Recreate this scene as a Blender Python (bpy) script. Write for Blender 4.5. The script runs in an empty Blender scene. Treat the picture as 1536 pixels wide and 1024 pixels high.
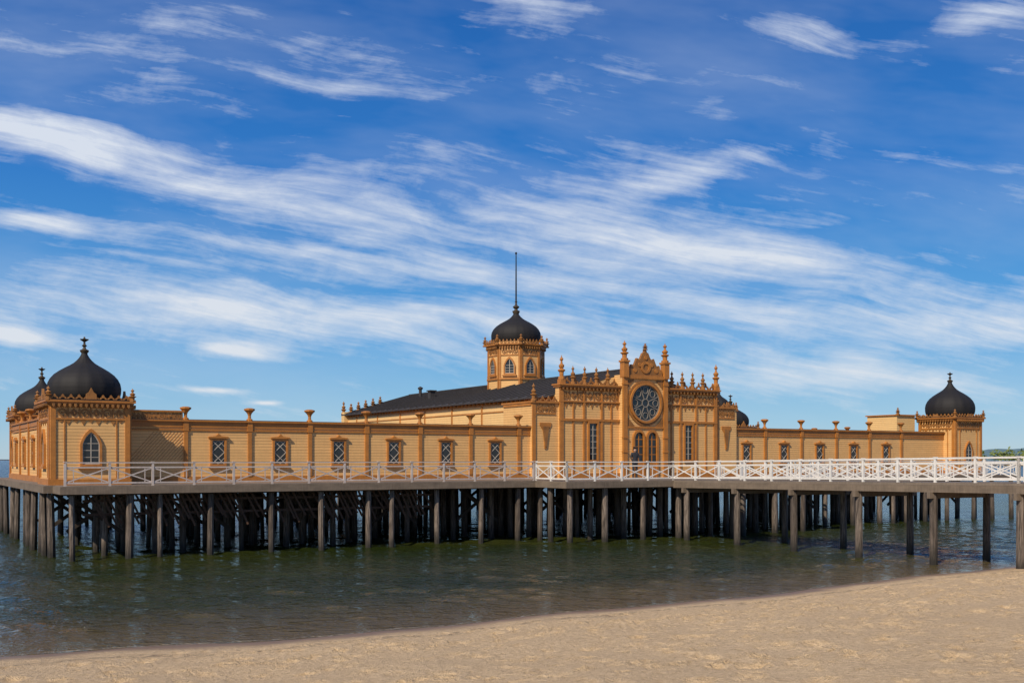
import bpy, bmesh, math, random
import numpy as np
from mathutils import Vector, Matrix, noise as mn
random.seed(7)
S = bpy.context.scene
COL = S.collection
rad = math.radians
# ------------------------------------------------------------------ view
S.view_settings.view_transform = 'Standard'
S.view_settings.look = 'None'
S.view_settings.exposure = 0
EYE = 4.05
cam = bpy.data.cameras.new("camera"); co = bpy.data.objects.new("camera", cam); COL.objects.link(co)
cam.sensor_width = 36; cam.lens = 37.5; cam.shift_y = 176/1536; cam.clip_end = 30000; cam.clip_start = .1
co.location = (0, 0, EYE); co.rotation_euler = (rad(90), 0, 0); S.camera = co

# ------------------------------------------------------------------ node helpers
def newmat(name):
    m = bpy.data.materials.new(name); m.use_nodes = True
    nt = m.node_tree; nt.nodes.clear()
    o = nt.nodes.new('ShaderNodeOutputMaterial'); p = nt.nodes.new('ShaderNodeBsdfPrincipled')
    nt.links.new(p.outputs[0], o.inputs[0]); return m, nt, p
class N:
    def __init__(s, nt): s.nt = nt
    def put(s, sock, v):
        if v is None: return
        if hasattr(v, 'is_output') or isinstance(v, bpy.types.NodeSocket): s.nt.links.new(v, sock)
        else: sock.default_value = v
    def math(s, op, a, b=None, c=None, clamp=False):
        n = s.nt.nodes.new('ShaderNodeMath'); n.operation = op; n.use_clamp = clamp
        s.put(n.inputs[0], a); s.put(n.inputs[1], b); s.put(n.inputs[2], c); return n.outputs[0]
    def noise(s, vec, scale, detail=4, rough=.5, dist=0):
        n = s.nt.nodes.new('ShaderNodeTexNoise'); s.put(n.inputs['Vector'], vec)
        n.inputs['Scale'].default_value = scale; n.inputs['Detail'].default_value = detail
        n.inputs['Roughness'].default_value = rough; n.inputs['Distortion'].default_value = dist
        return n.outputs['Fac']
    def mix(s, f, a, b, mode='MIX'):
        n = s.nt.nodes.new('ShaderNodeMix'); n.data_type = 'RGBA'; n.blend_type = mode
        s.put(n.inputs[0], f); s.put(n.inputs[6], a); s.put(n.inputs[7], b); return n.outputs[2]
    def mapr(s, v, a, b, c, d, smooth=False):
        n = s.nt.nodes.new('ShaderNodeMapRange')
        if smooth: n.interpolation_type = 'SMOOTHSTEP'
        s.put(n.inputs[0], v)
        for i, q in enumerate((a, b, c, d)): n.inputs[i+1].default_value = q
        return n.outputs[0]
    def mapping(s, v, loc=(0,0,0), rot=(0,0,0), sc=(1,1,1), typ='POINT'):
        n = s.nt.nodes.new('ShaderNodeMapping'); n.vector_type = typ; s.put(n.inputs[0], v)
        n.inputs['Location'].default_value = loc; n.inputs['Rotation'].default_value = rot; n.inputs['Scale'].default_value = sc
        return n.outputs[0]
    def sep(s, v):
        n = s.nt.nodes.new('ShaderNodeSeparateXYZ'); s.put(n.inputs[0], v); return n.outputs
    def comb(s, x, y, z):
        n = s.nt.nodes.new('ShaderNodeCombineXYZ'); s.put(n.inputs[0], x); s.put(n.inputs[1], y); s.put(n.inputs[2], z); return n.outputs[0]
    def pos(s): return s.nt.nodes.new('ShaderNodeNewGeometry').outputs['Position']
    def obj(s): return s.nt.nodes.new('ShaderNodeTexCoord').outputs['Object']
    def ramp(s, v, stops):
        n = s.nt.nodes.new('ShaderNodeValToRGB'); s.put(n.inputs[0], v); cr = n.color_ramp
        while len(cr.elements) < len(stops): cr.elements.new(.5)
        for e, (q, c) in zip(cr.elements, stops): e.position = q; e.color = (c[0], c[1], c[2], 1)
        return n.outputs[0]
    def bump(s, h, strength=.5, dist=.02, normal=None):
        n = s.nt.nodes.new('ShaderNodeBump'); s.put(n.inputs['Height'], h)
        n.inputs['Strength'].default_value = strength; n.inputs['Distance'].default_value = dist
        if normal is not None: s.put(n.inputs['Normal'], normal)
        return n.outputs[0]
def c4(c): return (c[0], c[1], c[2], 1)

def paint(name, c, var=.22, rough=.6, plank=None, bumpsc=30, vertical=False):
    m, nt, p = newmat(name); n = N(nt); P = n.obj()
    f = n.noise(n.mapping(P, sc=(1, 1, 2.5)), 1.3, 4, .65)
    f2 = n.noise(n.mapping(P, sc=(6, 6, .8)), 2.2, 4, .6)
    k = n.math('MULTIPLY_ADD', f, .6, n.math('MULTIPLY', f2, .4))
    k = n.mapr(k, .3, .7, 0, 1)
    dark = [x*(1-var) for x in c]; lite = [min(.85, x*(1+var*.5)) for x in c]
    colr = n.mix(k, c4(dark), c4(lite))
    h = n.math('MULTIPLY', f2, .25)
    if plank:
        z = n.sep(P)[0 if vertical else 2]
        fr = n.math('FRACT', n.math('MULTIPLY', z, 1/plank))
        g = n.math('SMOOTH_MIN', n.mapr(fr, 0, .18, 0, 1), n.mapr(fr, 1, .94, 0, 1), .05)
        w = nt.nodes.new('ShaderNodeTexWhiteNoise'); w.noise_dimensions = '1D'
        n.put(w.inputs['W'], n.math('FLOOR', n.math('MULTIPLY', z, 1/plank)))
        colr = n.mix(n.math('MULTIPLY', w.outputs['Value'], .16), colr, c4([x*.55 for x in c]))
        colr = n.mix(n.mapr(g, 0, 1, .55, 0), colr, c4([x*.4 for x in c]))
        h = n.math('ADD', h, g)
        st = n.noise(n.mapping(P, sc=(5, 5, .35)), 1.6, 4, .7)
        colr = n.mix(n.mapr(st, .56, .78, 0, .32), colr, c4([c[0]*.45, c[1]*.42, c[2]*.5]))
    n.put(p.inputs['Base Color'], colr); p.inputs['Roughness'].default_value = rough
    n.put(p.inputs['Normal'], n.bump(h, .6, .015)); return m

M = {}
M['wall'] = paint('ochre_board_siding', (.76, .435, .160), .14, .6, plank=.135)
M['wall2'] = paint('ochre_pale_siding', (.80, .51, .21), .10, .6, plank=.135)
M['trim'] = paint('burnt_orange_trim', (.42, .160, .026), .35, .55)
M['orn'] = paint('carved_ornament', (.31, .130, .028), .5, .6, bumpsc=14)
M['white'] = paint('white_paint', (.72, .685, .63), .25, .55)
M['whiteshade'] = paint('shaded_white_paint', (.50, .425, .38), .35, .65)  # white paint of the left front rail, its shade put into the colour
M['frame'] = paint('window_bars', (.42, .37, .30), .2, .5)
M['rosebar'] = paint('rose_tracery', (.24, .21, .17), .3, .5)
M['dome'] = paint('black_sheet_metal', (.0085, .0065, .006), .5, .75, bumpsc=9)
M['fin'] = paint('bronze_finial', (.06, .042, .022), .5, .6)
M['roof'] = paint('roofing_felt', (.040, .035, .034), .35, .8)
M['deck'] = paint('deck_boards', (.20, .155, .115), .35, .8, plank=.14, vertical=True)
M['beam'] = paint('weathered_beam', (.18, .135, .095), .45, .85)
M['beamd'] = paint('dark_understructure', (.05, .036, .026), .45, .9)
M['slat'] = paint('brown_slats', (.10, .050, .026), .5, .85)
m, nt, p = newmat('pile_timber'); n = N(nt); P = n.obj(); z = n.sep(n.pos())[2]
g = n.noise(n.mapping(P, sc=(9, 9, .6)), 2.5, 5, .7)
pn = n.noise(n.mapping(P, sc=(1, 1, 0)), .9, 2, .5)
base = n.mix(n.mapr(g, .38, .62, 0, 1), c4((.034, .024, .017)), c4((.27, .21, .165)))
base = n.mix(n.mapr(pn, .42, .6, .65, 0), base, c4((.034, .024, .017)))
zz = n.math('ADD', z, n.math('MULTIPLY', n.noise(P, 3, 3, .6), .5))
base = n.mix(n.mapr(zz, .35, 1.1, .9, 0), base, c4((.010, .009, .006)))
n.put(p.inputs['Base Color'], base); p.inputs['Roughness'].default_value = .8
n.put(p.inputs['Normal'], n.bump(g, .9, .03)); M['pile'] = m
m, nt, p = newmat('window_glass'); n = N(nt)
n.put(p.inputs['Base Color'], n.mix(n.noise(n.obj(), 3), c4((.006, .007, .009)), c4((.03, .032, .035))))
p.inputs['Roughness'].default_value = .12; M['glass'] = m

# ------------------------------------------------------------------ mesh builder
class B:
    def __init__(s): s.v = []; s.f = []
    def add(s, vs, fs):
        o = len(s.v); s.v += [tuple(q) for q in vs]; s.f += [tuple(i+o for i in f) for f in fs]
    def box(s, x0, x1, y0, y1, z0, z1):
        s.add([(x0,y0,z0),(x1,y0,z0),(x1,y1,z0),(x0,y1,z0),(x0,y0,z1),(x1,y0,z1),(x1,y1,z1),(x0,y1,z1)],
              [(0,3,2,1),(4,5,6,7),(0,1,5,4),(1,2,6,5),(2,3,7,6),(3,0,4,7)])
    def beam(s, a, b, w, h, up=(0,0,1)):
        a = Vector(a); b = Vector(b); d = (b-a).normalized(); up = Vector(up)
        if abs(d.dot(up)) > .98: up = Vector((1,0,0))
        r = d.cross(up).normalized()*w/2; u = r.cross(d).normalized()*h/2
        s.add([a-r-u,a+r-u,a+r+u,a-r+u,b-r-u,b+r-u,b+r+u,b-r+u],[(0,1,2,3),(7,6,5,4),(0,4,5,1),(1,5,6,2),(2,6,7,3),(3,7,4,0)])
    def lathe(s, cx, cy, prof, nseg=24, rot=0, rib=0, nrib=16, cap=True):
        vs = []; fs = []
        for r, z in prof:
            for i in range(nseg):
                a = rot + 2*math.pi*i/nseg
                rr = r*(1+rib*(abs(math.cos(a*nrib/2))-.5))
                vs.append((cx+rr*math.cos(a), cy+rr*math.sin(a), z))
        for k in range(len(prof)-1):
            for i in range(nseg):
                j = (i+1) % nseg
                fs.append((k*nseg+i, k*nseg+j, (k+1)*nseg+j, (k+1)*nseg+i))
        if cap:
            fs.append(tuple(range(nseg))[::-1]); fs.append(tuple((len(prof)-1)*nseg+i for i in range(nseg)))
        s.add(vs, fs)
    def map3(s, face, a, z, d):
        k, c = face
        if k == 'F': return (a, c-d, z)
        if k == 'L': return (c-d, a, z)
        if k == 'K': return (a, c+d, z)
        cx, cy, an = k; nx, ny = math.cos(an), math.sin(an); tx, ty = -ny, nx
        return (cx+nx*(c+d)+tx*a, cy+ny*(c+d)+ty*a, z)
    def prism(s, face, pts, d0, d1):
        k = len(pts)
        vs = [s.map3(face, a, z, d0) for a, z in pts]+[s.map3(face, a, z, d1) for a, z in pts]
        s.add(vs, [tuple(range(k)), tuple(range(2*k-1, k-1, -1))]+[(i, (i+1)%k, k+(i+1)%k, k+i) for i in range(k)])
    def band(s, face, outer, inner, d0, d1, closed=True):
        k = len(outer); vs = []
        for d in (d0, d1):
            vs += [s.map3(face, a, z, d) for a, z in outer]+[s.map3(face, a, z, d) for a, z in inner]
        fs = []
        for i in range(k if closed else k-1):
            j = (i+1) % k
            fs += [(2*k+i, 2*k+j, 3*k+j, 3*k+i), (i, j, k+j, k+i)[::-1], (i, 2*k+i, 2*k+j, j), (k+i, k+j, 3*k+j, 3*k+i)]
        if not closed:
            fs += [(0, k, 3*k, 2*k), (k-1, 3*k-1, 4*k-1, 2*k-1)]
        s.add(vs, fs)
    def bar(s, face, a0, z0, a1, z1, w, d0, d1):
        dx, dz = a1-a0, z1-z0; L = math.hypot(dx, dz); px, pz = -dz/L*w/2, dx/L*w/2
        s.prism(face, [(a0+px, z0+pz), (a0-px, z0-pz), (a1-px, z1-pz), (a1+px, z1+pz)], d0, d1)
    def obj(s, name, mat, parent=None, smooth=False, bevel=0):
        me = bpy.data.meshes.new(name); me.from_pydata(s.v, [], s.f); me.update()
        bm = bmesh.new(); bm.from_mesh(me); bmesh.ops.recalc_face_normals(bm, faces=bm.faces); bm.to_mesh(me); bm.free()
        me.materials.append(mat)
        if smooth: me.polygons.foreach_set('use_smooth', [True]*len(me.polygons))
        o = bpy.data.objects.new(name, me); COL.objects.link(o)
        if parent: o.parent = parent
        return o
def circ(c, z, r, k=20, r2=None): 
    r2 = r2 or r
    return [(c+r*math.cos(2*math.pi*i/k), z+r2*math.sin(2*math.pi*i/k)) for i in range(k)]
def arch(c, w, z0, z1, h=None, k=7, pointed=True):
    h = h if h is not None else w*.75
    zs = z1-h; pts = [(c-w/2, z0)]
    for i in range(k):
        t = i/(k-1)
        if pointed: a = math.sin(t*math.pi/2*.75)/math.sin(math.pi/2*.75); pts.append((c-w/2+w/2*(t**1.6*.6+.4*t), zs+h*a))
        else: pts.append((c-w/2*math.cos(t*math.pi/2), zs+h*math.sin(t*math.pi/2)))
    return pts+[(2*c-a, z) for a, z in pts[:-1][::-1]]
def rect(c, w, z0, z1): return [(c-w/2, z0), (c-w/2, z1), (c+w/2, z1), (c+w/2, z0)]

# ------------------------------------------------------------------ bathhouse local frame: x along front, y to the sea
ANG = rad(31.0)
def empty(name, loc=(0,0,0), rz=0):
    e = bpy.data.objects.new(name, None); COL.objects.link(e); e.location = loc; e.rotation_euler = (0,0,rz); e.empty_display_size = .5; return e
AX, AY = -18.75, 43.8
house = empty('bathhouse', (AX, AY, 0), ANG)
pier = empty('wooden_pier', (AX, AY, 0), ANG)
D = 2.97
wall, wall2, trim, orn, glass, frame, dome, roof, rose = [B() for _ in range(9)]

def window_arch(face, c, w, z0, z1):
    f = .09
    trim.band(face, arch(c, w+2*f, z0-f, z1+f*1.6), arch(c, w, z0, z1), -.02, .10)
    glass.prism(face, arch(c, w, z0, z1), -.02, .012)
    frame.bar(face, c, z0, c, z1-.02, .035, .0, .035)
    for i in range(1, 4):
        z = z0+(z1-w*.7-z0)*i/3.0
        frame.bar(face, c-w/2, z, c+w/2, z, .025, .0, .03)
    frame.band(face, arch(c, w-.0, z0, z1), arch(c, w-.07, z0+.035, z1-.05), .0, .04)
    trim.prism(face, rect(c, w+.34, z0-.19, z0-.1), -.02, .14)
def window_lattice(face, c, w, z0, z1):
    f = .09
    trim.band(face, rect(c, w+2*f, z0-f, z1+f), rect(c, w, z0, z1), -.02, .09)
    glass.prism(face, rect(c, w, z0, z1), -.02, .01)
    k = 2; h = (z1-z0)/k
    for i in range(k):
        frame.bar(face, c-w/2, z0+i*h, c+w/2, z0+(i+1)*h, .03, .0, .035)
        frame.bar(face, c+w/2, z0+i*h, c-w/2, z0+(i+1)*h, .03, .0, .03)
    frame.bar(face, c-w/2, z0+h*.5, c, z0, .022, .0, .026); frame.bar(face, c+w/2, z0+h*.5, c, z0, .022, .0, .026)
    frame.bar(face, c-w/2, z1-h*.5, c, z1, .022, .0, .026); frame.bar(face, c+w/2, z1-h*.5, c, z1, .022, .0, .026)
    trim.prism(face, [(c-w/2-.17, z1+.1), (c-w/2-.17, z1+.17), (c-.12, z1+.2), (c, z1+.31), (c+.12, z1+.2), (c+w/2+.17, z1+.17), (c+w/2+.17, z1+.1)], -.02, .14)
    trim.prism(face, rect(c, w+.3, z0-.18, z0-.1), -.02, .13)
def frieze(face, a0, a1, z0, z1):
    L = a1-a0; h = z1-z0; k = max(1, int(round(L/(h*1.05)))); st = L/k; zc = (z0+z1)/2
    for i in range(k):
        c = a0+(i+.5)*st
        if i % 2 == 0:
            orn.band(face, circ(c, zc, h*.44, 12), circ(c, zc, h*.26, 12), -.02, .045)
            orn.prism(face, circ(c, zc, h*.13, 8), -.02, .06)
        else:
            orn.prism(face, [(c-st*.42, zc), (c, zc+h*.42), (c+st*.42, zc), (c, zc-h*.42)], -.02, .04)
            orn.prism(face, circ(c, zc, h*.15, 8), -.02, .07)
        orn.prism(face, [(c+st*.5-.02, z0), (c+st*.5-.05, zc), (c+st*.5-.02, z1), (c+st*.5+.02, z1), (c+st*.5+.05, zc), (c+st*.5+.02, z0)], -.02, .035)
def corbels(face, a0, a1, z, st=.22, h=.14, d=.1):
    k = max(1, int((a1-a0)/st)); st = (a1-a0)/k
    for i in range(k):
        c = a0+(i+.5)*st
        orn.prism(face, [(c-.045, z), (c-.045, z-h*.6), (c, z-h), (c+.045, z-h*.6), (c+.045, z)], -.02, d)
def crest(face, a0, a1, z, st=.34, h=.26, d0=-.03, d1=.03):
    k = max(1, int(round((a1-a0)/st))); st = (a1-a0)/k
    for i in range(k):
        c = a0+(i+.5)*st
        o = [(c+st*.47*math.cos(t), z+h*.75*math.sin(t)) for t in np.linspace(0, math.pi, 9)]
        q = [(c+st*.26*math.cos(t), z+h*.42*math.sin(t)) for t in np.linspace(0, math.pi, 9)]
        orn.band(face, o, q, d0, d1, closed=False)
        orn.prism(face, [(c-.045, z+h*.7), (c-.06, z+h*.9), (c, z+h*1.35), (c+.06, z+h*.9), (c+.045, z+h*.7)], d0, d1)
def vase(t, v, z, s=1):   # flared finial on the wing walls
    trim.lathe(t, v, [(.14*s, z), (.14*s, z+.08*s), (.075*s, z+.12*s), (.07*s, z+.26*s), (.11*s, z+.36*s), (.2*s, z+.46*s), (.25*s, z+.5*s), (.25*s, z+.56*s), (.12*s, z+.6*s)], 8, rot=math.pi/8)
def pinnacle(t, v, z, h, s=1.0, b=None):
    b = b or orn
    w = .10*s
    b.lathe(t, v, [(w*1.5, z), (w*1.5, z+h*.1), (w*.9, z+h*.13), (w*1.0, z+h*.3), (w*1.6, z+h*.35), (w*1.7, z+h*.39), (w*.7, z+h*.44), (w*1.15, z+h*.52), (w*1.25, z+h*.58), (w*.5, z+h*.66), (w*.4, z+h*.76), (w*.85, z+h*.82), (w*.7, z+h*.87), (w*.25, z+h*.92), (w*.12, z+h)], 8)
def onion(t, v, z, R, H, ribs=16):
    pr = [(.90,0),(.97,.05),(1.01,.11),(1.03,.18),(1.035,.27),(1.01,.36),(.945,.45),(.84,.535),(.70,.61),(.55,.675),(.41,.73),(.30,.78),(.215,.835),(.15,.89),(.10,.95),(.075,1.0)]
    q = []
    for i in range(len(pr)-1):
        for k in range(3):
            f = k/3; q.append((pr[i][0]*(1-f)+pr[i+1][0]*f, pr[i][1]*(1-f)+pr[i+1][1]*f))
    q.append(pr[-1])
    dome.lathe(t, v, [(a*R, z+b*H) for a, b in q], 64, rib=.025, nrib=ribs)
def domefinial(t, v, z, s=1.0, top='cup'):
    dome_f.lathe(t, v, [(.1*s, z-.05), (.17*s, z+.03*s), (.19*s, z+.1*s), (.08*s, z+.16*s), (.05*s, z+.24*s), (.11*s, z+.3*s), (.05*s, z+.36*s), (.04*s, z+.46*s), (.16*s, z+.54*s), (.19*s, z+.58*s), (.05*s, z+.6*s), (.03*s, z+.68*s)], 12)
dome_f = B()

def pavilion(t0, v0, w, zt, R, H, zb=D, sides=('F','L'), s=1.0):
    t1, v1 = t0+w, v0+w
    wall.box(t0, t1, v0, v1, zb, zt)
    fc = {'F': ('F', v0), 'L': ('L', t0), 'R': ((t0+w/2, v0+w/2, 0.0), w/2), 'K': ('K', v1)}
    rng = {'F': (t0, t1), 'L': (v0, v1), 'R': (-w/2, w/2), 'K': (t0, t1)}
    for k in ('F', 'L', 'R', 'K'):
        f = fc[k]; a0, a1 = rng[k]; c = (a0+a1)/2
        for a in (a0+.11, a1-.11): trim.prism(f, rect(a, .2, zb+.25, zt-.02), -.02, .055)
        for a in (a0+.55, a1-.55): trim.prism(f, rect(a, .05, zb+.3, zt-.62), -.02, .04)
        trim.prism(f, rect(c, w+.08, zb, zb+.25), -.02, .075)
        trim.prism(f, rect(c, w-.3, zt-.66, zt-.58), -.02, .05)
        trim.prism(f, rect(c, w-.3, zt-.14, zt-.06), -.02, .05)
        frieze(f, a0+.24, a1-.24, zt-.56, zt-.16)
        kk = 9; st = (w-.5)/kk
        for i in range(kk):
            cc = a0+.25+(i+.5)*st
            orn.prism(f, [(cc-st*.4, zt-.66), (cc, zt-.66-(.12+.1*(i % 2))), (cc+st*.4, zt-.66)], -.02, .03)
        window_arch(f, c, .68*s, D+.86, D+2.2)
    o = .13
    trim.box(t0-o, t1+o, v0-o, v1+o, zt, zt+.07)
    trim.box(t0-o-.07, t1+o+.07, v0-o-.07, v1+o+.07, zt+.07, zt+.15)
    dome.box(t0-o-.0, t1+o+.0, v0-o, v1+o, zt+.15, zt+.2)
    zc = zt+.2
    for f, (a0, a1) in ((('F', v0-o+.06), (t0, t1)), (('L', t0-o+.06), (v0, v1)), (('K', v1+o-.06), (t0, t1)), (((t0+w/2, v0+w/2, 0.0), w/2+o-.06), (-w/2, w/2))):
        corbels(f, a0, a1, zt, .2, .16, .18)
        crest(f, a0, a1, zc, .3, .15)
        c = (a0+a1)/2
        orn.prism(f, [(c-.22, zc), (c-.2, zc+.22), (c-.09, zc+.3), (c, zc+.48), (c+.09, zc+.3), (c+.2, zc+.22), (c+.22, zc)], -.05, .05)
    for a, b in ((t0, v0), (t1, v0), (t0, v1), (t1, v1)):
        aa = a+(-.08 if a == t0 else .08); bb = b+(-.08 if b == v0 else .08)
        pinnacle(aa, bb, zt+.15, .55, .95)
    ct, cv = t0+w/2, v0+w/2
    onion(ct, cv, zt+.2, R, H)
    domefinial(ct, cv, zt+.2+H, 1.0*s)

PW = 2.95
ZP = 6.33
pavilion(-.2, 0, 3.148, ZP, 1.44, 2.08)
pavilion(.35, 17.0, PW, ZP, 1.36, 2.05)
pavilion(57.8, .3, PW, 6.80, 1.60, 2.5, s=1.05)
pavilion(52.0, 16.6, PW, 6.4, 1.42, 2.0)
pavilion(44.2, 9.2, 1.5, 7.35, .68, 1.15, s=.55)

WT = 5.72     # wing wall top
def wing_front(t0, t1, V, zt, wins, pils, depth=3.2):
    wall.box(t0, t1, V, V+depth, D, zt)
    f = ('F', V); c = (t0+t1)/2; L = t1-t0
    trim.prism(f, rect(c, L, D, D+.28), -.02, .06)
    trim.prism(f, rect(c, L, zt-.4, zt-.33), -.02, .055)
    trim.prism(f, rect(c, L, zt-.25, zt-.0), -.02, .05)
    trim.box(t0, t1, V-.15, V+depth+.1, zt, zt+.07)
    roof.box(t0, t1, V-.06, V+depth, zt+.07, zt+.1)
    for w in wins: window_lattice(f, w, .56, D+.85, D+1.92)
    for q in pils:
        trim.prism(f, rect(q, .17, D+.28, zt), -.02, .085)
        trim.prism(f, rect(q, .3, zt-.02, zt+.0), -.02, .14)
        trim.prism(f, rect(q, .24, zt-.42, zt-.02), -.02, .105)
        vase(q, V+.02, zt+.07)
V = 1.2
wl = [7.02+2.905*i for i in range(6)]
pl = [5.57+2.905*i for i in range(7)]
wing_front(PW, 23.72, V, WT, wl, pl[0:1]+pl[1:])
wr = [39.25+3.14*i for i in range(5)]
prt = [40.8+3.14*i for i in range(5)]
wing_front(38.28, 57.8, V, WT+.12, wr, prt)
wall.box(PW, 5.45, V+.003, V+.5, WT+.07, 6.13)
trim.box(PW, 5.5, V-.1, V+.55, 6.13, 6.2)
frieze(('F', V), PW+.1, 5.35, 5.78, 6.1)
for i in range(16):
    a = PW+.15+i*.15
    trim.bar(('F', V), a, 4.0, min(a+1.1, 5.45), 4.0+min(1.1, 5.45-a)*1.15, .02, -.01, .012)
def wing_side(T, v0, v1, zt, sgn=1, depth=2.7):
    x0, x1 = (T, T+depth)
    wall.box(x0, x1, v0, v1, D, zt)
    f = ('L', T); c = (v0+v1)/2; L = v1-v0
    trim.prism(f, rect(c, L, D, D+.28), -.02, .06); trim.prism(f, rect(c, L, zt-.25, zt), -.02, .05)
    trim.prism(f, rect(c, L, zt-.4, zt-.33), -.02, .05)
    trim.box(x0-.12, x1+.12, v0, v1, zt, zt+.07)
    k = int(L/2.9)
    for i in range(k):
        a = v0+(i+.5)*L/k
        window_lattice(f, a, .56, D+.85, D+1.92)
        if i < k-1: trim.prism(f, rect(v0+(i+1)*L/k, .17, D+.28, zt), -.02, .085); vase(x0+.05, v0+(i+1)*L/k, zt+.07)
wing_side(.2, 3.152, 16.998, 5.85)
wing_side(57.95, 3.252, 20, 5.85)
wall2.box(55.4, 57.3, 3.2, 5.8, 5.9, 7.1); trim.box(55.3, 57.4, 3.1, 5.9, 7.1, 7.18)
pinnacle(55.5, 3.2, 7.18, .5)
wall.box(3.4, 25.3, 19, 21, D, 5.6); trim.box(3.4, 25.3, 18.9, 21.1, 5.6, 5.68)
wall.box(36.7, 57.9, 19.6, 21, D, 5.6); trim.box(36.7, 57.9, 19.58, 21.1, 5.6, 5.68)

# ------------------------------------------------ great hall (runs out to sea behind the entrance)
HL0, HL1, HV0, HV1, EV, RG = 25.4, 36.6, 1.3, 31.0, 7.55, 9.15
mid = (HL0+HL1)/2
wall2.box(HL0, HL1, HV0, HV1, D, EV)
def gable_roof():
    ov = .35; th = .1
    ys = (HV0+.05, HV1+.25)
    sl = (RG-EV)/(mid-HL0)
    for sgn, e in ((-1, HL0-ov), (1, HL1+ov)):
        ze = EV-sl*ov+.06; zr = RG+.06
        vs = [(e, ys[0], ze), (mid, ys[0], zr), (mid, ys[1], zr), (e, ys[1], ze)]
        vs += [(a, b, c-th) for a, b, c in vs]
        roof.add(vs, [(0,1,2,3), (7,6,5,4), (0,4,5,1), (1,5,6,2), (2,6,7,3), (3,7,4,0)])
        y = ys[0]+.4
        while y < ys[1]:
            roof.beam((e, y, ze+.015), (mid, y, zr+.015), .06, .10); y += .95
    for y0, y1 in ((HV0+.002, HV0+.2), (HV1-.2, HV1-.002)):
        vs = [(HL0, y0, EV), (HL1, y0, EV), (mid, y0, RG-.06), (HL0, y1, EV), (HL1, y1, EV), (mid, y1, RG-.06)]
        wall2.add(vs, [(0,1,2), (5,4,3), (0,3,4,1), (1,4,5,2), (2,5,3,0)])
    roof.beam((mid, ys[0], RG+.09), (mid, ys[1], RG+.09), .22, .08)
gable_roof()
fL = ('L', HL0)
trim.prism(fL, rect((HV0+HV1)/2, HV1-HV0, EV-.32, EV-.12), -.02, .06)
trim.prism(fL, rect((HV0+HV1)/2, HV1-HV0, EV-.75, EV-.69), -.02, .04)
for i in range(8):
    trim.prism(fL, rect(HV0+.3+i*3.9, .12, D+2.8, EV-.33), -.02, .055)
corbels(fL, HV0, HV1, EV-.1, .5, .16, .25)
for i in range(6):
    a = HL0-.2+i*.62
    pinnacle(a, HV1+.1, EV-.05+i*.16, 1.05 if i == 0 else .75, 1.3)
wall2.box(HL0-.35, HL0+.1, HV1-.4, HV1+.2, D, EV+.15)
roof.box(28.2, 28.6, 22, 22.4, 8.2, 8.95); roof.box(28.12, 28.68, 21.92, 22.48, 8.95, 9.03)
roof.lathe(29.6, 26.5, [(.12, 8.6), (.12, 9.35), (.2, 9.4), (.2, 9.5), (.03, 9.6)], 10)

# ------------------------------------------------ octagonal lantern tower
TT, TV = mid, 14.65
Ro = 1.92
zb, zc = 8.6, 11.5
wall.lathe(TT, TV, [(Ro, zb), (Ro, zc)], 8, rot=math.pi/8)
ap = Ro*math.cos(math.pi/8); sd = 2*Ro*math.sin(math.pi/8)
for i in range(8):
    f = ((TT, TV, i*math.pi/4), ap)
    for a in (-sd/2+.07, sd/2-.07): trim.prism(f, rect(a, .13, zb, zc-.002), -.03, .05)
    trim.prism(f, rect(0, sd, 9.3, 9.42), -.03, .09)
    trim.prism(f, rect(0, sd-.28, zc-.1, zc-.02), -.03, .05); trim.prism(f, rect(0, sd-.28, zc-.6, zc-.53), -.03, .05)
    frieze(f, -sd/2+.16, sd/2-.16, zc-.5, zc-.14)
    window_arch(f, 0, .62, 9.72, 10.68)
    corbels(f, -sd/2, sd/2, zc, .18, .16, .16)
    fo = ((TT, TV, i*math.pi/4), ap+.22)
    crest(fo, -sd/2-.02, sd/2+.02, zc+.2, .27, .2)
    a = i*math.pi/4+math.pi/8
    pinnacle(TT+(Ro+.2)*math.cos(a), TV+(Ro+.2)*math.sin(a), zc+.1, .7, 1.1)
trim.lathe(TT, TV, [(Ro+.12, zc), (Ro+.14, zc+.06), (Ro+.24, zc+.1), (Ro+.24, zc+.2), (Ro-.1, zc+.22)], 8, rot=math.pi/8)
wall.lathe(TT, TV, [(1.55, zc+.2), (1.55, zc+.36)], 32)
onion(TT, TV, zc+.3, 1.62, 2.2, 24)
dz = zc+.3+2.2
dome_f.lathe(TT, TV, [(.2, dz-.12), (.24, dz-.02), (.26, dz+.06), (.12, dz+.12), (.1, dz+.2), (.2, dz+.28), (.22, dz+.36), (.08, dz+.46), (.06, dz+.65), (.1, dz+.7), (.05, dz+.75)], 14)
pole = B(); pole.lathe(TT, TV, [(.055, dz+.6), (.045, 16.5), (.034, 17.9), (.07, 17.93), (.07, 18.02), (.01, 18.06)], 10)

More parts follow.
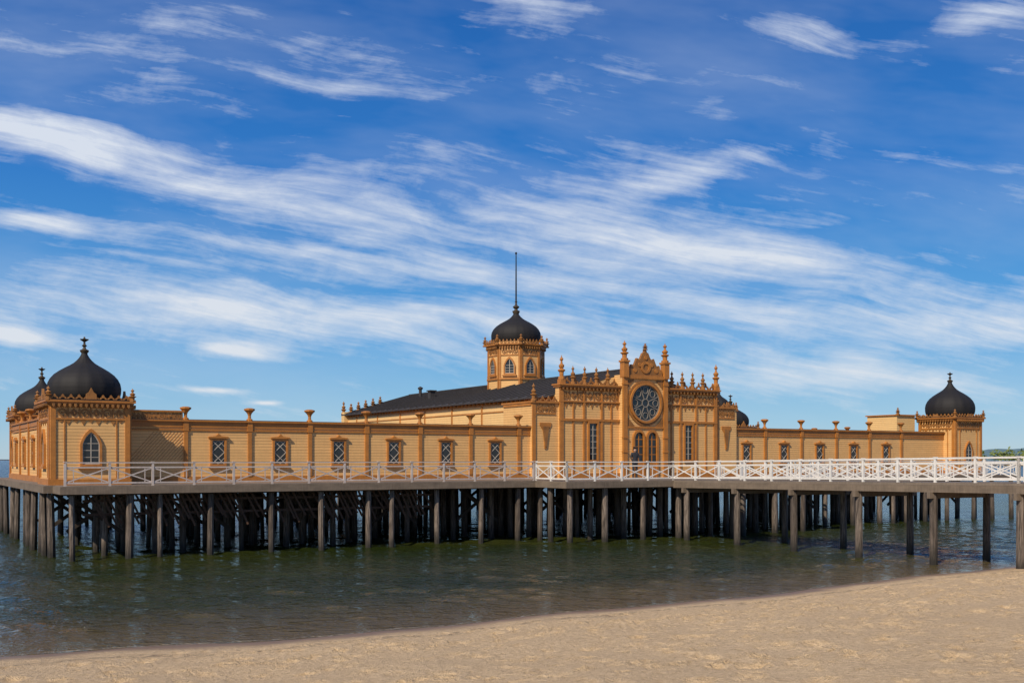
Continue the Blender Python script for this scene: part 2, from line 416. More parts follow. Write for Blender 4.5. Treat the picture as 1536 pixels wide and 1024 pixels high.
# ------------------------------------------------ entrance front
EF = .9
wall.box(25.4, 36.6, EF, 1.298, D, 7.95)
f = ('F', EF)
def flank(t0, t1):
    wall.box(t0+.002, t1-.002, 1.0, 4.0, D, 7.05)
    ff = ('F', 1.0); c = (t0+t1)/2; w = t1-t0
    trim.prism(ff, rect(t0+.1, .2, D, 7.3), -.02, .07); 
    trim.prism(ff, rect(c, w-.42, D, D+.28), -.02, .06)
    trim.prism(ff, rect(c, w-.42, 6.45, 6.53), -.02, .05)
    trim.prism(ff, rect(c, w-.42, 6.95, 7.03), -.02, .05)
    frieze(ff, t0+.24, t1-.22, 6.55, 6.93)
    trim.box(t0-.08, t1, .88, 4.1, 7.05, 7.14)
    crest(('F', 1.0), t0+.1, t1-.05, 7.14, .36, .22)
    pinnacle(t0+.1, 1.0, 7.14, .95, 1.1)
    trim.prism(ff, [(c-.07, 4.6), (c-.1, 5.5), (c-.36, 5.85), (c-.36, 6.0), (c+.36, 6.0), (c+.36, 5.85), (c+.1, 5.5), (c+.07, 4.6)], -.02, .05)
    orn.prism(ff, [(c-.04, 4.7), (c-.2, 5.8), (c+.2, 5.8), (c+.04, 4.7)], -.02, .085)
    fl = ('L', t0)
    trim.prism(fl, rect(2.5, 2.9, 6.9, 7.04), -.02, .05)
flank(23.72, 25.4); flank(36.6, 38.28)
P_ = [25.52, 27.0, 28.2, 33.8, 35.0, 36.48]
for q in P_:
    w = .24 if q in (25.52, 36.48) else .12
    trim.prism(f, rect(q, w, D+.3, 7.9), -.02, .075)
for q in (26.3, 28.85, 33.15, 35.75): trim.prism(f, rect(q, .09, D+.3, 7.2), -.02, .05)
for (a0, a1) in ((25.4, 29.4), (32.6, 36.6)):
    c = (a0+a1)/2; L = a1-a0
    trim.prism(f, rect(c, L, D, D+.3), -.02, .095)
    trim.prism(f, rect(c, L, 6.12, 6.24), -.02, .09)
    trim.prism(f, rect(c, L, 7.14, 7.22), -.02, .085)
    trim.prism(f, rect(c, L, 7.80, 7.95), -.02, .1)
    frieze(f, a0+.1, a1-.1, 7.26, 7.76)
    k = 14; st = L/k
    for i in range(k):
        cc = a0+(i+.5)*st
        orn.prism(f, [(cc-st*.45, 7.14), (cc-st*.2, 6.98), (cc, 6.8 if i % 2 else 6.93), (cc+st*.2, 6.98), (cc+st*.45, 7.14)], -.02, .035)
    trim.box(a0-.08, a1+.08, EF-.2, EF+.5, 7.95, 8.04)
    trim.box(a0-.13, a1+.13, EF-.27, EF+.57, 8.04, 8.12)
    corbels(f, a0, a1, 7.95, .24, .16, .2)
    crest(('F', EF-.05), a0+.2, a1-.1, 8.12, .5, .3)
    for i in range(4):
        pinnacle(a0+(.85 if a0 < 30 else .55)+i*.78, EF-.05, 8.12, 1.0, 1.0)
for q in (25.5, 36.5): 
    trim.box(q-.16, q+.16, EF-.22, EF+.1, 8.12, 8.35); pinnacle(q, EF-.06, 8.35, 1.3, 1.25, trim)
for c in (27.6, 34.4):
    trim.band(f, rect(c, .72, 3.9, 6.12-.002), rect(c, .52, 4.0, 6.0), -.02, .1)
    glass.prism(f, rect(c, .52, 4.0, 6.0), -.02, .012)
    frame.bar(f, c, 4.0, c, 6.0, .035, 0, .035)
    for i in range(1, 6): frame.bar(f, c-.26, 4.0+i*.333, c+.26, 4.0+i*.333, .028, 0, .03)
GF = .6
g0, g1 = 29.42, 32.58; gm = (g0+g1)/2; fg = ('F', GF)
wall.box(g0, g1, GF, 1.6, D, 8.75)
for q in (g0+.14, g1-.14):
    trim.prism(fg, rect(q, .28, D, 8.6), -.02, .11)
    trim.box(q-.17, q+.17, GF-.2, GF+.2, 8.6, 9.45)
    trim.box(q-.22, q+.22, GF-.25, GF+.25, 9.45, 9.55)
    pinnacle(q, GF, 9.55, 1.1, 1.4, trim)
    for zz in (4.4, 5.2, 8.2): trim.prism(fg, rect(q, .34, zz, zz+.1), -.02, .14)
trim.prism(fg, rect(gm, g1-g0-.56, 8.55, 8.75), -.02, .12)
ped = [(-1.2,8.75),(-1.22,9.0),(-1.05,9.12),(-1.0,9.35),(-.8,9.3),(-.7,9.5),(-.6,9.72),(-.42,9.62),(-.3,9.8),(-.2,10.02),(-.1,10.05),(0,10.35)]
ped = [(gm+a, z) for a, z in ped]+[(gm-a, z) for a, z in ped[:-1][::-1]]
orn.prism(fg, ped, -.12, .06)
trim.band(fg, circ(gm, 9.2, .34, 16), circ(gm, 9.2, .2, 16), .03, .11)
for a, z in ((-.75, 9.02), (.75, 9.02), (-.42, 9.35), (.42, 9.35), (0, 9.75)): trim.prism(fg, circ(gm+a, z, .12, 8), .03, .1)
pinnacle(gm, GF-.02, 10.2, .38, 1.0)
RZ = 7.2
trim.band(fg, circ(gm, RZ, 1.14, 40), circ(gm, RZ, 1.02, 40), -.02, .16)
orn.band(fg, circ(gm, RZ, 1.28, 40), circ(gm, RZ, 1.16, 40), -.02, .07)
glass.prism(fg, circ(gm, RZ, 1.03, 40), -.02, .015)
rose.band(fg, circ(gm, RZ, 1.02, 40), circ(gm, RZ, .97, 40), 0, .06)
rose.band(fg, circ(gm, RZ, .25, 20), circ(gm, RZ, .20, 20), 0, .06)
for i in range(8):
    a = i*math.pi/4+math.pi/8
    rose.bar(fg, gm+.24*math.cos(a), RZ+.24*math.sin(a), gm+.98*math.cos(a), RZ+.98*math.sin(a), .04, 0, .055)
    a += math.pi/8
    rose.band(fg, circ(gm+.72*math.cos(a), RZ+.72*math.sin(a), .2, 14), circ(gm+.72*math.cos(a), RZ+.72*math.sin(a), .165, 14), 0, .05)
for sx in (-1, 1):
    for sz in (-1, 1): orn.prism(fg, [(gm+sx*1.25, RZ+sz*1.3), (gm+sx*.75, RZ+sz*1.3), (gm+sx*1.25, RZ+sz*.8)], -.02, .04)
trim.prism(fg, rect(gm, g1-g0-.56, 5.78, 5.88), -.02, .08)
for c in (gm-.47, gm+.47):
    trim.band(fg, arch(c, .86, D, 5.7, .5, pointed=False), arch(c, .62, D, 5.55, .36, pointed=False), -.02, .12)
    glass.prism(fg, arch(c, .62, D, 5.55, .36, pointed=False), -.02, .015)
    trim.prism(fg, rect(c, .6, D, 3.9), -.0, .035)
    trim.bar(fg, c, 3.9, c, 5.5, .05, 0, .04)
    for zz in (4.3, 4.75, 5.15): trim.bar(fg, c-.3, zz, c+.3, zz, .035, 0, .035)

for b, nm, mt, sm in ((wall,'walls',M['wall'],0),(wall2,'hall_walls',M['wall2'],0),(trim,'trim',M['trim'],0),(orn,'carved_ornament',M['orn'],0),(rose,'rose_window_tracery',M['rosebar'],0),
    (glass,'window_panes',M['glass'],0),(frame,'window_bars',M['frame'],0),(dome,'onion_domes',M['dome'],0),(dome_f,'dome_finials',M['fin'],0),(roof,'roof',M['roof'],0),(pole,'flagpole',M['dome'],0)):
    o = b.obj(nm, mt, house)
    if nm in ('onion_domes', 'dome_finials'):
        o.data.polygons.foreach_set('use_smooth', [True]*len(o.data.polygons))
        o.data.set_sharp_from_angle(angle=rad(35))

# ------------------------------------------------------------------ pier : deck, beams, piles
deck, beam, pile, slat, beamd = B(), B(), B(), B(), B()
BR0, BR1 = 28.4, 31.5
def dz_(v): return D+max(0, min(1, (-5-v)/19))*.22
deck.box(-.05, 61.2, -2.25, 21.6, D-.1, D)  # main deck, added solid over the courtyards too, to block light below
deck.box(-.40, -.052, -.22, 21.6, D-.1, D)
deck.box(23.5, 38.5, 21.6, 31.6, D-.1, D)
deck.box(21.9, 40.0, -5.0, -2.252, D-.1, D)
vv = np.arange(-5.0, -44.1, -3.0)
for a, b in zip(vv[:-1], vv[1:]):
    za, zb_ = dz_(a), dz_(b)
    vs = [(BR0,a-.003,za),(BR1,a-.003,za),(BR1,b,zb_),(BR0,b,zb_)]; vs += [(x,y,z-.1) for x,y,z in vs]
    deck.add(vs, [(0,1,2,3),(7,6,5,4),(0,4,5,1),(1,5,6,2),(2,6,7,3),(3,7,4,0)])
    for t in (BR0+.02, BR0+1.0, BR1-1.0, BR1-.02): beam.beam((t, a, za-.24), (t, b, zb_-.24), .12, .27)
def fascia(p, q, z=D, h=.3): beam.beam((p[0], p[1], z-.02-h/2), (q[0], q[1], z-.02-h/2), .09, h)
fascia((-.1, -2.3), (21.9, -2.3)); fascia((-.1, -2.34), (-.1, -.2)); fascia((-.45, -.22), (-.45, 21.6)); fascia((-.49, -.26), (-.05, -.26)); fascia((21.86, -2.25), (21.86, -5.04)); fascia((21.82, -5.05), (BR0, -5.05)); fascia((BR1, -5.05), (40, -5.05)); fascia((40, -5.0), (40, -2.3)); fascia((40, -2.3), (61.2, -2.3)); fascia((61.25, -2.3), (61.25, 21.6))
for v in [-1.95, .15, 1.6, 3.1, 4.7, 6.8, 9.2, 11.6, 14, 16.4, 18.8, 21.2]:
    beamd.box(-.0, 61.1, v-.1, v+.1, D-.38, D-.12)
    t = .35+random.uniform(-.1, .1); i = 0
    if v > 0: t = -.15
    while t < 61:
        r = random.uniform(.10, .155); tx, ty = random.uniform(-.10, .10), random.uniform(-.08, .08)
        x, y = t+random.uniform(-.12, .12), v+random.uniform(-.08, .08)
        vs = []; k = 9
        for zz, rr in ((-1.5, r*1.12), (0.5, r*1.05), (1.5, r), (D-.38, r*.96)):
            f_ = (D-.4-zz)/4
            for j in range(k):
                a = 2*math.pi*j/k; vs.append((x+tx*f_+rr*math.cos(a), y+ty*f_+rr*math.sin(a), zz))
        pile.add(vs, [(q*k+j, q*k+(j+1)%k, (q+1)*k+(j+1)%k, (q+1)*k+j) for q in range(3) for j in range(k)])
        t += random.choice((2.25, 2.0, 2.5, 1.15)) if v < 10 else random.choice((2.3, 2.4, 1.2)); i += 1
def onepile(x, y, r=.15, top=D-.3):
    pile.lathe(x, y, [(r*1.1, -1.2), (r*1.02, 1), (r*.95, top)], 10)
for v in (23.5, 26, 28.5, 31.2):
    for t in np.arange(23.8, 38.6, 2.4): onepile(t, v)
for t in np.arange(22.2, 40.1, 2.25):
    for v in (-4.75, -3.3): onepile(t+random.uniform(-.15, .15), v, random.uniform(.12, .16))
for v in (-4.75, -3.3): beamd.box(22, 39.9, v-.09, v+.09, D-.38, D-.12)
for i, v in enumerate(np.arange(-5.9, -44, -3.62)):
    onepile(BR0+.15, v, .15, dz_(v)-.38); onepile(BR1-.2, v-.35, .145, dz_(v)-.38)
    beam.beam((BR0-.15, v, dz_(v)-.49), (BR1+.15, v-.35, dz_(v)-.49), .16, .24)
for v in (.3, 4.6, 9.3):
    for t in np.arange(.5, 58, 4.6):
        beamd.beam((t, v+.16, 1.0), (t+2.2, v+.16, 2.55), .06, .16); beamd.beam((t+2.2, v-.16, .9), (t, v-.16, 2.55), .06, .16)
for i in range(66):
    t = 1.0+i*.23+random.uniform(-.05, .05)
    z0 = 1.45+random.uniform(-.25, .25)
    if random.random() < .1: continue
    slat.beam((t+.6, -1.6+random.uniform(-.03,.03), z0), (t, -1.6, 2.6), .035, .085)
for z in (1.75, 2.3): slat.box(.8, 16.5, -1.54, -1.48, z, z+.1)
for x in np.arange(.3, 21.8, 1.1): beamd.box(x-.05, x+.05, -2.2, -1.1, D-.26, D-.102)
for v in np.arange(-1.5, 21, 1.1): beamd.box(-.02, .9, v-.05, v+.05, D-.26, D-.104)
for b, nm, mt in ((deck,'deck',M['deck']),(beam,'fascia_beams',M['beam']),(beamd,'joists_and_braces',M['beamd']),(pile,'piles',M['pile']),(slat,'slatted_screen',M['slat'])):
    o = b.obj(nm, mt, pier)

# ------------------------------------------------------------------ railings
def railing(b, p, q, z0, z1, h=.93, panel=1.72):
    p = Vector((p[0], p[1], 0)); q = Vector((q[0], q[1], 0)); L = (q-p).length
    k = max(1, int(round(L/panel)))
    def P(s, z):
        return Vector((p.x+(q.x-p.x)*s, p.y+(q.y-p.y)*s, z0+(z1-z0)*s+z))
    for i in range(k+1):
        s_ = i/k
        b.beam(P(s_, -.02), P(s_, h-.03), .09, .09, up=(q-p))
        b.beam(P(s_, h+.02), P(s_, h+.045), .13, .13, up=(q-p))
    for i in range(k):
        a, c = (i+.03)/k, (i+.97)/k
        b.beam(P(a, .12), P(c, .12), .045, .065)
        b.beam(P(a, h-.19), P(c, h-.19), .045, .06)
        b.beam(P(a, .15), P(c, h-.22), .03, .048); b.beam(P(a, h-.22), P(c, .15), .026, .048)
        g = .3*(c-a)
        for s_ in (a+g*.55, c-g*.55): b.beam(P(s_, .14), P(s_, h-.2), .025, .035, up=(q-p))
    b.beam(P(0, h), P(1, h), .12, .045)
r1 = B(); r2 = B()
railing(r1, (.05, -2.2), (21.8, -2.2), D, D)
railing(r2, (21.95, -2.2), (21.95, -4.95), D, D)
railing(r2, (21.95, -4.95), (BR0+.05, -4.95), D, D)
railing(r2, (BR1-.05, -4.95), (39.9, -4.95), D, D); railing(r2, (39.9, -4.95), (39.9, -2.2), D, D)
railing(r2, (39.9, -2.2), (61, -2.2), D, D)
for t in (BR0+.05, BR1-.05):
    railing(r2, (t, -4.95), (t, -24), D, D+.22)
    railing(r2, (t, -24.0), (t, -44), D+.22, D+.22)
for b, mt in ((r1, M['whiteshade']), (r2, M['white'])):
    o = b.obj('white_railing', mt); o.location = (AX, AY, 0); o.rotation_euler = (0, 0, ANG)

# ------------------------------------------------------------------ beach & sea
sx = np.array([-400, -60, -30, -10.6, -4.1, 2.35, 8.9, 19.8, 32, 60, 120, 400.])
sy = np.array([-150, 4, 14.5, 21.6, 24.5, 28.4, 32.9, 41.0, 47.5, 56, 62, 90.])
def shore(x): 
    x = np.asarray(x, float)
    return (np.interp(x-2.5, sx, sy)+np.interp(x, sx, sy)*2+np.interp(x+2.5, sx, sy))/4 + .22*np.sin(x*.55+.6)+.1*np.sin(x*1.45)
def sdist(x, y): return (shore(x)-y)*.84
def grid(name, xs, ys, zf, mat, attr=None):
    X, Y = np.meshgrid(xs, ys); Z = zf(X, Y)
    nx, ny = len(xs), len(ys)
    me = bpy.data.meshes.new(name); v = np.stack([X, Y, Z], -1).reshape(-1, 3)
    idx = np.arange(nx*ny).reshape(ny, nx)
    F = np.stack([idx[:-1,:-1], idx[:-1,1:], idx[1:,1:], idx[1:,:-1]], -1).reshape(-1, 4)
    me.from_pydata(v.tolist(), [], F.tolist()); me.update()
    me.polygons.foreach_set('use_smooth', [True]*len(me.polygons)); me.materials.append(mat)
    if attr is not None:
        at = me.attributes.new('shore', 'FLOAT', 'POINT'); at.data.foreach_set('value', attr(X, Y).reshape(-1).astype(np.float32))
    o = bpy.data.objects.new(name, me); COL.objects.link(o); return o
def nonuni(lo, hi, a, b, step):
    core = np.arange(a, b, step); left = []; s = step; x = a
    while x > lo: s *= 1.25; x -= s; left.append(max(x, lo))
    right = []; s = step; x = core[-1]
    while x < hi: s *= 1.25; x += s; right.append(min(x, hi))
    return np.array(left[::-1]+list(core)+right)
rs = np.random.RandomState(3)
waves = [(rs.uniform(.5, 3.2), rs.uniform(0, 2*math.pi), rs.uniform(0, 6.28)) for _ in range(40)]
dents = [(rs.uniform(-16, 26), rs.uniform(10, 42), rs.uniform(.09, .24), rs.uniform(.02, .075)) for _ in range(3000)]
for x0, y0, th in ((-8, 17, .48), (-2, 21, .52), (3, 18, .75), (-3, 15.5, .1), (6, 27, .62), (9, 22, 1.9), (1, 23.5, .45), (2, 16, .3), (8, 25, .4)):
    for k in range(38):
        a = k*.68; s_ = .16*(1 if k % 2 else -1)
        cx, cy = x0+a*math.cos(th)-s_*math.sin(th), y0+a*math.sin(th)+s_*math.cos(th)
        for q in (-.06, .07): dents.append((cx+q*math.cos(th), cy+q*math.sin(th), .095, .075))
def sandz(X, Y):
    d = sdist(X, Y)
    z = np.where(d > 0, .085*d+.035*(1-np.exp(-d*1.5)), .075*d)
    z = np.clip(z, -3, 2.5)
    b = np.zeros_like(z)
    for k, th, ph in waves: b += np.sin(k*1.5*(X*math.cos(th)+Y*math.sin(th))+ph)/k
    amp = np.clip(d/3, 0, 1)*.008
    z = z+b*amp
    dd = np.clip((d-1.2)/1.0, 0, 1)
    x0_, y0_ = X[0], Y[:, 0]
    for cx, cy, r, h in dents:
        i0, i1 = np.searchsorted(x0_, [cx-3*r, cx+3*r]); j0, j1 = np.searchsorted(y0_, [cy-3*r, cy+3*r])
        if i1 <= i0 or j1 <= j0: continue
        xx = X[j0:j1, i0:i1]; yy = Y[j0:j1, i0:i1]
        q = ((xx-cx)**2+(yy-cy)**2)/r**2
        z[j0:j1, i0:i1] += dd[j0:j1, i0:i1]*h*(-np.exp(-q)+.5*np.exp(-(np.sqrt(q)-1.35)**2*5))
    return z
m, nt, p = newmat('beach_sand'); n = N(nt); P = n.pos()
at = nt.nodes.new('ShaderNodeAttribute'); at.attribute_name = 'shore'; sh = at.outputs['Fac']
big = n.noise(P, .35, 4, .6); med = n.noise(P, 9, 5, .75); gr = n.noise(P, 50, 3, .65)
c = n.mix(n.mapr(med, .34, .60, 0, 1), c4((.56, .375, .19)), c4((.84, .615, .355)))
c = n.mix(n.mapr(big, .35, .65, 0, .25), c, c4((.56, .385, .205)))
c = n.mix(n.mapr(gr, .40, .66, 0, .42), c, c4((.40, .26, .135)))
sp = n.noise(n.mapping(P, sc=(1, .7, 1)), 5, 6, .85); c = n.mix(n.mapr(sp, .61, .67, 0, .75), c, c4((.16, .10, .06)))
wet = n.math('ADD', sh, n.math('MULTIPLY', n.math('SUBTRACT', n.noise(P, .8, 4, .65), .5), 1.3))
wf = n.mapr(wet, .35, 1.7, 1, 0, True)
c = n.mix(wf, c, c4((.21, .13, .068)))
tl = n.math('SUBTRACT', n.math('ADD', sh, n.math('MULTIPLY', n.noise(P, .5, 5, .7), 2.2)), 3.2)
tl = n.math('MULTIPLY', n.mapr(n.math('ABSOLUTE', tl), 0, .35, 1, 0), n.mapr(n.noise(P, 4, 5, .8), .45, .6, 0, .8))
c = n.mix(tl, c, c4((.14, .09, .05)))
n.put(p.inputs['Base Color'], c); n.put(p.inputs['Roughness'], n.mapr(wf, 0, 1, .9, .4))
h = n.math('ADD', n.math('MULTIPLY', med, 1.0), n.math('MULTIPLY', gr, .2)); h = n.math('MULTIPLY', h, n.mapr(wf, 0, 1, 1, .12))
n.put(p.inputs['Normal'], n.bump(h, 1.0, .12)); M['sand'] = m
xs = nonuni(-380, 380, -17, 27, .075); ys = nonuni(-140, 75, 13, 43, .07)
grid('beach', xs, ys, sandz, M['sand'], sdist)

m, nt, p = newmat('sea_water'); n = N(nt); P = n.pos()
at = nt.nodes.new('ShaderNodeAttribute'); at.attribute_name = 'shore'; sh = at.outputs['Fac']
dsh = n.math('MULTIPLY', sh, -1)
var = n.noise(n.mapping(P, sc=(.05, .12, 1)), 1, 3, .6)
c = n.mix(n.mapr(var, .35, .65, 0, 1), c4((.016, .024, .004)), c4((.030, .034, .007)))
c = n.mix(n.mapr(dsh, .0, 6, .8, 0), c, c4((.125, .085, .033)))
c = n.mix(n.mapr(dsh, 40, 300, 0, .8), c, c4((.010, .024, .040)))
foam = n.math('ADD', dsh, n.math('MULTIPLY', n.noise(P, 1.6, 4, .7), -.55))
ff_ = n.math('MULTIPLY', n.mapr(n.math('ABSOLUTE', n.math('ADD', foam, .12)), 0, .09, 1, 0), n.mapr(n.noise(P, 9, 3, .7), .4, .6, .0, .45))
c = n.mix(ff_, c, c4((.55, .5, .42)))
n.put(p.inputs['Base Color'], c); p.inputs['IOR'].default_value = 1.33
n.put(p.inputs['Roughness'], n.mapr(dsh, 0, 80, .05, .2))
w1 = n.noise(n.mapping(P, rot=(0,0,.45), sc=(.8, 1.5, 1)), 2.6, 3, .6, .5)
w2 = n.noise(n.mapping(P, rot=(0,0,-.2), sc=(.8, 1.5, 1)), 6.5, 2, .6, .3)
h = n.math('ADD', w1, n.math('MULTIPLY', w2, .3))
n.put(p.inputs['Normal'], n.bump(h, 1.0, .15)); M['sea'] = m
def seaz(X, Y):
    z = np.zeros_like(X); d = -sdist(X, Y)
    r2_ = np.random.RandomState(5)
    for i in range(30):
        k = r2_.uniform(1.8, 9.5); th = 1.25+r2_.normal(0, .38); ph = r2_.uniform(0, 6.28)
        q = np.sin(k*(X*math.cos(th)+Y*math.sin(th))+ph+.6*np.sin(.4*X+ph)); z += q/k**.9
    fade = np.clip(d/4, .12, 1)*np.clip((90-Y)/30, 0, 1)*np.clip((60-np.abs(X))/20, 0, 1)
    return z*.022*fade
xs = nonuni(-9000, 9000, -34, 30, .14); ys = nonuni(-200, 9000, 18, 72, .13)
grid('sea_water', xs, ys, seaz, M['sea'], sdist)

# ------------------------------------------------------------------ distant land
def land(name, x0, x1, y, depth, hmax, col, nseg=160, seed=0, base=0):
    m, nt, p = newmat(name+'_mat'); n = N(nt); P = n.pos()
    n.put(p.inputs['Base Color'], n.mix(n.noise(P, .05, 5, .7), c4([q*.6 for q in col]), c4([q*1.3 for q in col]))); p.inputs['Roughness'].default_value = .95
    xs = np.linspace(x0, x1, nseg); ys = np.linspace(y, y+depth, 14)
    def zf(X, Y):
        Z = np.zeros_like(X)
        for i in range(X.shape[0]):
            for j in range(X.shape[1]):
                u = (X[i,j]-x0)/(x1-x0); w = (Y[i,j]-y)/depth
                Z[i,j] = -.5+hmax*math.sin(min(1, u*5)*math.pi/2)*math.sin(min(1, (1-u)*5)*math.pi/2)*math.sin(w*math.pi)**.5*(.65+.5*mn.fractal(Vector((X[i,j]*6/hmax/10, w, seed)), 1, 2, 4))
        return Z
    return grid(name, xs, ys, zf, m)
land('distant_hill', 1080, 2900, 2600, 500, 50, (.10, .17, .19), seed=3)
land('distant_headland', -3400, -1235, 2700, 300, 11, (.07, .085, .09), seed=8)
land('far_shore', 286, 620, 640, 60, 5, (.26, .18, .07), seed=5)
tb = B()
for i in range(95):
    X0 = 292+i*3.3+random.uniform(-1.5, 1.5); Y0 = 655+random.uniform(-8, 12); Hh = random.uniform(4.5, 8.5)
    tb.beam((X0, Y0, 1), (X0, Y0, 2+Hh*.5), .35, .35)
    for k in range(80):
        a = random.uniform(0, 6.28); rr = Hh*.42*math.sqrt(random.random()); zz = 3.2+Hh*random.uniform(.05, 1)*(1-.35*(rr/(Hh*.42))**2)
        cc = Vector((X0+rr*math.cos(a), Y0+rr*math.sin(a), zz)); s_ = random.uniform(.45, 1.0)
        e1 = Vector([random.gauss(0,1) for _ in range(3)]).normalized()*s_; e2 = Vector([random.gauss(0,1) for _ in range(3)]).normalized()*s_
        tb.add([cc-e1, cc+e2, cc+e1, cc-e2], [(0,1,2,3)])
m, nt, p = newmat('foliage'); n = N(nt)
n.put(p.inputs['Base Color'], n.mix(n.noise(n.pos(), .25, 4, .6), c4((.08, .15, .03)), c4((.24, .25, .06)))); p.inputs['Roughness'].default_value = .9
me = bpy.data.meshes.new('tree_line'); me.from_pydata(tb.v, [], tb.f); me.materials.append(m)
COL.objects.link(bpy.data.objects.new('tree_line', me))

# ------------------------------------------------------------------ person standing on the terrace
def skinned(name, joints, edges, mat, parent, sub=2):
    me = bpy.data.meshes.new(name); me.from_pydata([j[:3] for j in joints], edges, []); me.materials.append(mat)
    o = bpy.data.objects.new(name, me); COL.objects.link(o); o.parent = parent
    md = o.modifiers.new('skin', 'SKIN')
    for i, j in enumerate(joints):
        r = j[3] if isinstance(j[3], tuple) else (j[3], j[3])
        me.skin_vertices[0].data[i].radius = r
    me.skin_vertices[0].data[0].use_root = True
    md.use_smooth_shade = True
    s_ = o.modifiers.new('sub', 'SUBSURF'); s_.levels = sub; s_.render_levels = sub
    return o
pm = paint('dark_coat', (.02, .02, .026), .3, .8); pj = paint('dark_trousers', (.025, .027, .035), .3, .8)
ps = paint('skin', (.45, .26, .18), .1, .5); ph = paint('brown_hair', (.035, .02, .012), .3, .6)
lt, lv = 28.9, -1.2
wx = AX+lt*math.cos(ANG)-lv*math.sin(ANG); wy = AY+lt*math.sin(ANG)+lv*math.cos(ANG)
per = empty('person', (wx, wy, D), rad(20))
skinned('coat', [(0,0,.95,(.15,.11)),(0,0,1.12,(.14,.10)),(0,-.01,1.3,(.17,.11)),(0,0,1.42,(.10,.08)),(-.18,0,1.38,.06),(-.25,-.03,1.12,.045),(-.2,-.16,.95,.035),(.18,0,1.38,.06),(.25,-.03,1.12,.045),(.2,-.16,.95,.035),(0,0,.82,(.16,.12))],
        [(0,1),(1,2),(2,3),(2,4),(4,5),(5,6),(2,7),(7,8),(8,9),(0,10)], pm, per)
skinned('trousers', [(0,0,.93,.12),(-.09,0,.85,.085),(-.1,-.02,.48,.06),(-.11,.02,.1,.045),(-.11,-.12,.04,.035),(.09,0,.85,.085),(.1,-.02,.48,.06),(.12,.0,.1,.045),(.13,-.14,.04,.035)],
        [(0,1),(1,2),(2,3),(3,4),(0,5),(5,6),(6,7),(7,8)], pj, per)
skinned('head', [(0,-.01,1.56,(.085,.09)),(0,0,1.42,.048),(0,-.01,1.63,(.07,.08)),(0,-.095,1.55,.014),(-.085,0,1.56,.014),(.085,0,1.56,.014)], [(0,1),(0,2),(0,3),(0,4),(0,5)], ps, per)
skinned('hair', [(0,.02,1.62,(.09,.095)),(0,.04,1.54,(.08,.07)),(0,0,1.67,(.06,.07))], [(0,1),(0,2)], ph, per)
for sx_ in (-1, 1):
    J = [(sx_*.2,-.17,.94,(.03,.018)),(sx_*.19,-.22,.93,(.036,.016))]; E = [(0,1)]
    for k in range(4):
        b0 = len(J); x = sx_*(.165+k*.017); L = (.032,.038,.036,.028)[k]
        J += [(x,-.25,.925,.008),(x,-.25-L,.91,.008),(x,-.255-L,.88,.007)]; E += [(1,b0),(b0,b0+1),(b0+1,b0+2)]
    b0 = len(J); J += [(sx_*.155,-.2,.92,.009),(sx_*.14,-.23,.905,.008)]; E += [(0,b0),(b0,b0+1)]
    skinned('hand', J, E, ps, per, 1)

# ------------------------------------------------------------------ sun and sky
sd_ = Vector((-.52, -.85, 0)).normalized(); EL = rad(41)
sdir = Vector((sd_.x*math.cos(EL), sd_.y*math.cos(EL), math.sin(EL)))
sun = bpy.data.lights.new('sun', 'SUN'); sun.energy = 4.8; sun.angle = rad(.5); sun.color = (1, .89, .73)
so = bpy.data.objects.new('sun', sun); COL.objects.link(so); so.rotation_euler = sdir.to_track_quat('Z', 'Y').to_euler(); so.location = (-30, -50, 60)
W = bpy.data.worlds.new('World'); S.world = W; W.use_nodes = True; nt = W.node_tree; nt.nodes.clear(); n = N(nt)
out = nt.nodes.new('ShaderNodeOutputWorld'); bg = nt.nodes.new('ShaderNodeBackground'); nt.links.new(bg.outputs[0], out.inputs[0])
sky = nt.nodes.new('ShaderNodeTexSky'); sky.sky_type = 'NISHITA'; sky.sun_disc = False; sky.sun_elevation = EL
sky.sun_rotation = math.atan2(sd_.x, sd_.y) % (2*math.pi); sky.air_density = 1.0; sky.dust_density = .3; sky.ozone_density = 2.0
bg.inputs[1].default_value = .1
hs = nt.nodes.new('ShaderNodeHueSaturation'); nt.links.new(sky.outputs[0], hs.inputs['Color']); hs.inputs['Saturation'].default_value = 1.3; hs.inputs['Value'].default_value = .85
dirv = nt.nodes.new('ShaderNodeTexCoord').outputs['Generated']
x, y, z = n.sep(dirv)
yy = n.math('MAXIMUM', n.math('ABSOLUTE', y), .12)
a = n.math('DIVIDE', x, yy); e = n.math('DIVIDE', z, yy)
pv = n.comb(a, e, 0)
grad = n.ramp(n.mapr(z, 0, .5, 0, 1), [(0, (.44,.61,.74)), (.07, (.26,.53,.78)), (.22, (.085,.36,.75)), (.5, (.022,.19,.60)), (.85, (.010,.105,.42))])
gm_ = nt.nodes.new('ShaderNodeVectorMath'); gm_.operation = 'SCALE'; nt.links.new(grad, gm_.inputs[0]); gm_.inputs['Scale'].default_value = 10
base = n.mix(.82, hs.outputs[0], gm_.outputs[0])
wn = nt.nodes.new('ShaderNodeTexNoise'); nt.links.new(n.mapping(pv, sc=(1, 2, 1)), wn.inputs['Vector']); wn.inputs['Scale'].default_value = 4; wn.inputs['Detail'].default_value = 2
sub = nt.nodes.new('ShaderNodeVectorMath'); sub.operation = 'SUBTRACT'; nt.links.new(wn.outputs['Color'], sub.inputs[0]); sub.inputs[1].default_value = (.5,.5,.5)
mad = nt.nodes.new('ShaderNodeVectorMath'); mad.operation = 'MULTIPLY_ADD'; nt.links.new(sub.outputs[0], mad.inputs[0]); mad.inputs[1].default_value = (.08,.035,0); nt.links.new(pv, mad.inputs[2])
pw = mad.outputs[0]
wa, we, _w = n.sep(pw)
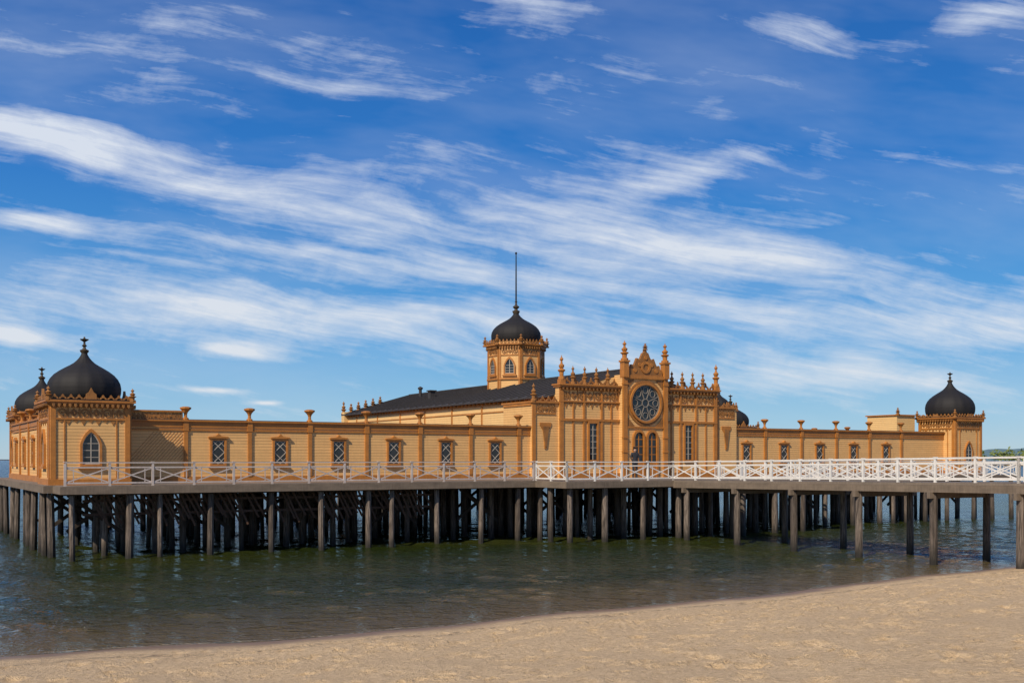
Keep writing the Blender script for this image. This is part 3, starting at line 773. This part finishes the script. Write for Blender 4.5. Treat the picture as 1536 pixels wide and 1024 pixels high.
# cloud bands: (azimuth tangent, elevation tangent, half length, half width, tilt, density)
bands = [(-.31,.270,.25,.026,-.22,1.0),(-.46,.31,.11,.020,-.15,.85),(-.28,.135,.32,.027,-.07,1.05),(.17,.197,.24,.025,-.12,1.2),
 (-.13,.35,.14,.009,-.12,.75),(.02,.425,.06,.012,-.15,.9),(.15,.262,.09,.015,.2,.95),(.18,.327,.025,.014,.1,.6),(.29,.40,.05,.014,-.1,.6),
 (.45,.415,.06,.015,.25,.95),(.42,.128,.20,.023,0,1.0),(.27,.078,.26,.015,-.04,.95),(-.24,.099,.040,.008,-.1,1.6),(-.47,.115,.040,.008,-.1,1.6),
 (-.44,.222,.06,.009,-.1,1.1),(-.05,.23,.5,.09,-.14,.16),(-.33,.39,.22,.022,-.1,.26),(.34,.25,.12,.012,-.12,.55),(-.10,.18,.34,.014,-.12,.95),
 (-.02,.125,.25,.013,-.05,.6),(-.27,.068,.03,.0028,-.05,1.3),(-.22,.056,.015,.002,0,1.3),(.12,.37,.16,.012,-.12,.3)]
tot = None
for (ca, ce, L, w, tl, s_) in bands:
    cs, sn = math.cos(tl), math.sin(tl)
    u = n.math('MULTIPLY_ADD', wa, cs/L, n.math('MULTIPLY_ADD', we, sn/L, -(ca*cs+ce*sn)/L))
    v = n.math('MULTIPLY_ADD', wa, -sn/w, n.math('MULTIPLY_ADD', we, cs/w, -(-ca*sn+ce*cs)/w))
    d = n.math('MULTIPLY_ADD', u, u, n.math('MULTIPLY', v, v))
    g = n.math('POWER', math.exp(-1), d)
    tot = n.math('MULTIPLY', g, s_) if tot is None else n.math('MULTIPLY_ADD', g, s_, tot)
s1 = n.noise(n.mapping(pw, rot=(0,0,-.13), sc=(1.0, .17, 1), typ='TEXTURE'), 4.5, 6, .6, .2)
s2 = n.noise(n.mapping(pw, rot=(0,0,-.20), sc=(1.0, .07, 1), typ='TEXTURE'), 5.5, 6, .66, .15)
s3 = n.noise(n.mapping(pw, rot=(0,0,-.1), sc=(1, .5, 1), typ='TEXTURE'), 15, 6, .66, .2)
tex = n.math('ADD', n.math('MULTIPLY', s1, .48), n.math('ADD', n.math('MULTIPLY', s2, .30), n.math('MULTIPLY', s3, .30)))
tex = n.mapr(tex, .40, .70, 0, 1.25)
dn = n.math('ADD', tex, n.math('MULTIPLY', tot, .82))
dn = n.mapr(dn, .78, 1.98, 0, 1)
dn = n.math('MULTIPLY', dn, n.mapr(s2, .3, .65, .84, 1.1))
veil = n.math('MULTIPLY', n.mapr(n.noise(n.mapping(pw, rot=(0,0,-.12), sc=(1,.3,1), typ='TEXTURE'), 2.2, 5, .6), .40, .7, 0, 1), .20)
dn = n.math('MULTIPLY', n.math('MAXIMUM', n.math('ADD', dn, veil), 0), .93)
dn = n.math('MINIMUM', n.math('MULTIPLY', dn, n.mapr(z, 0, .04, .2, 1)), .92)
ccol = n.mix(n.mapr(e, .02, .4, 0, 1), c4((7.6, 7.9, 8.3)), c4((7.2, 7.8, 8.8)))
col = n.mix(dn, base, ccol)
nt.links.new(col, bg.inputs[0])
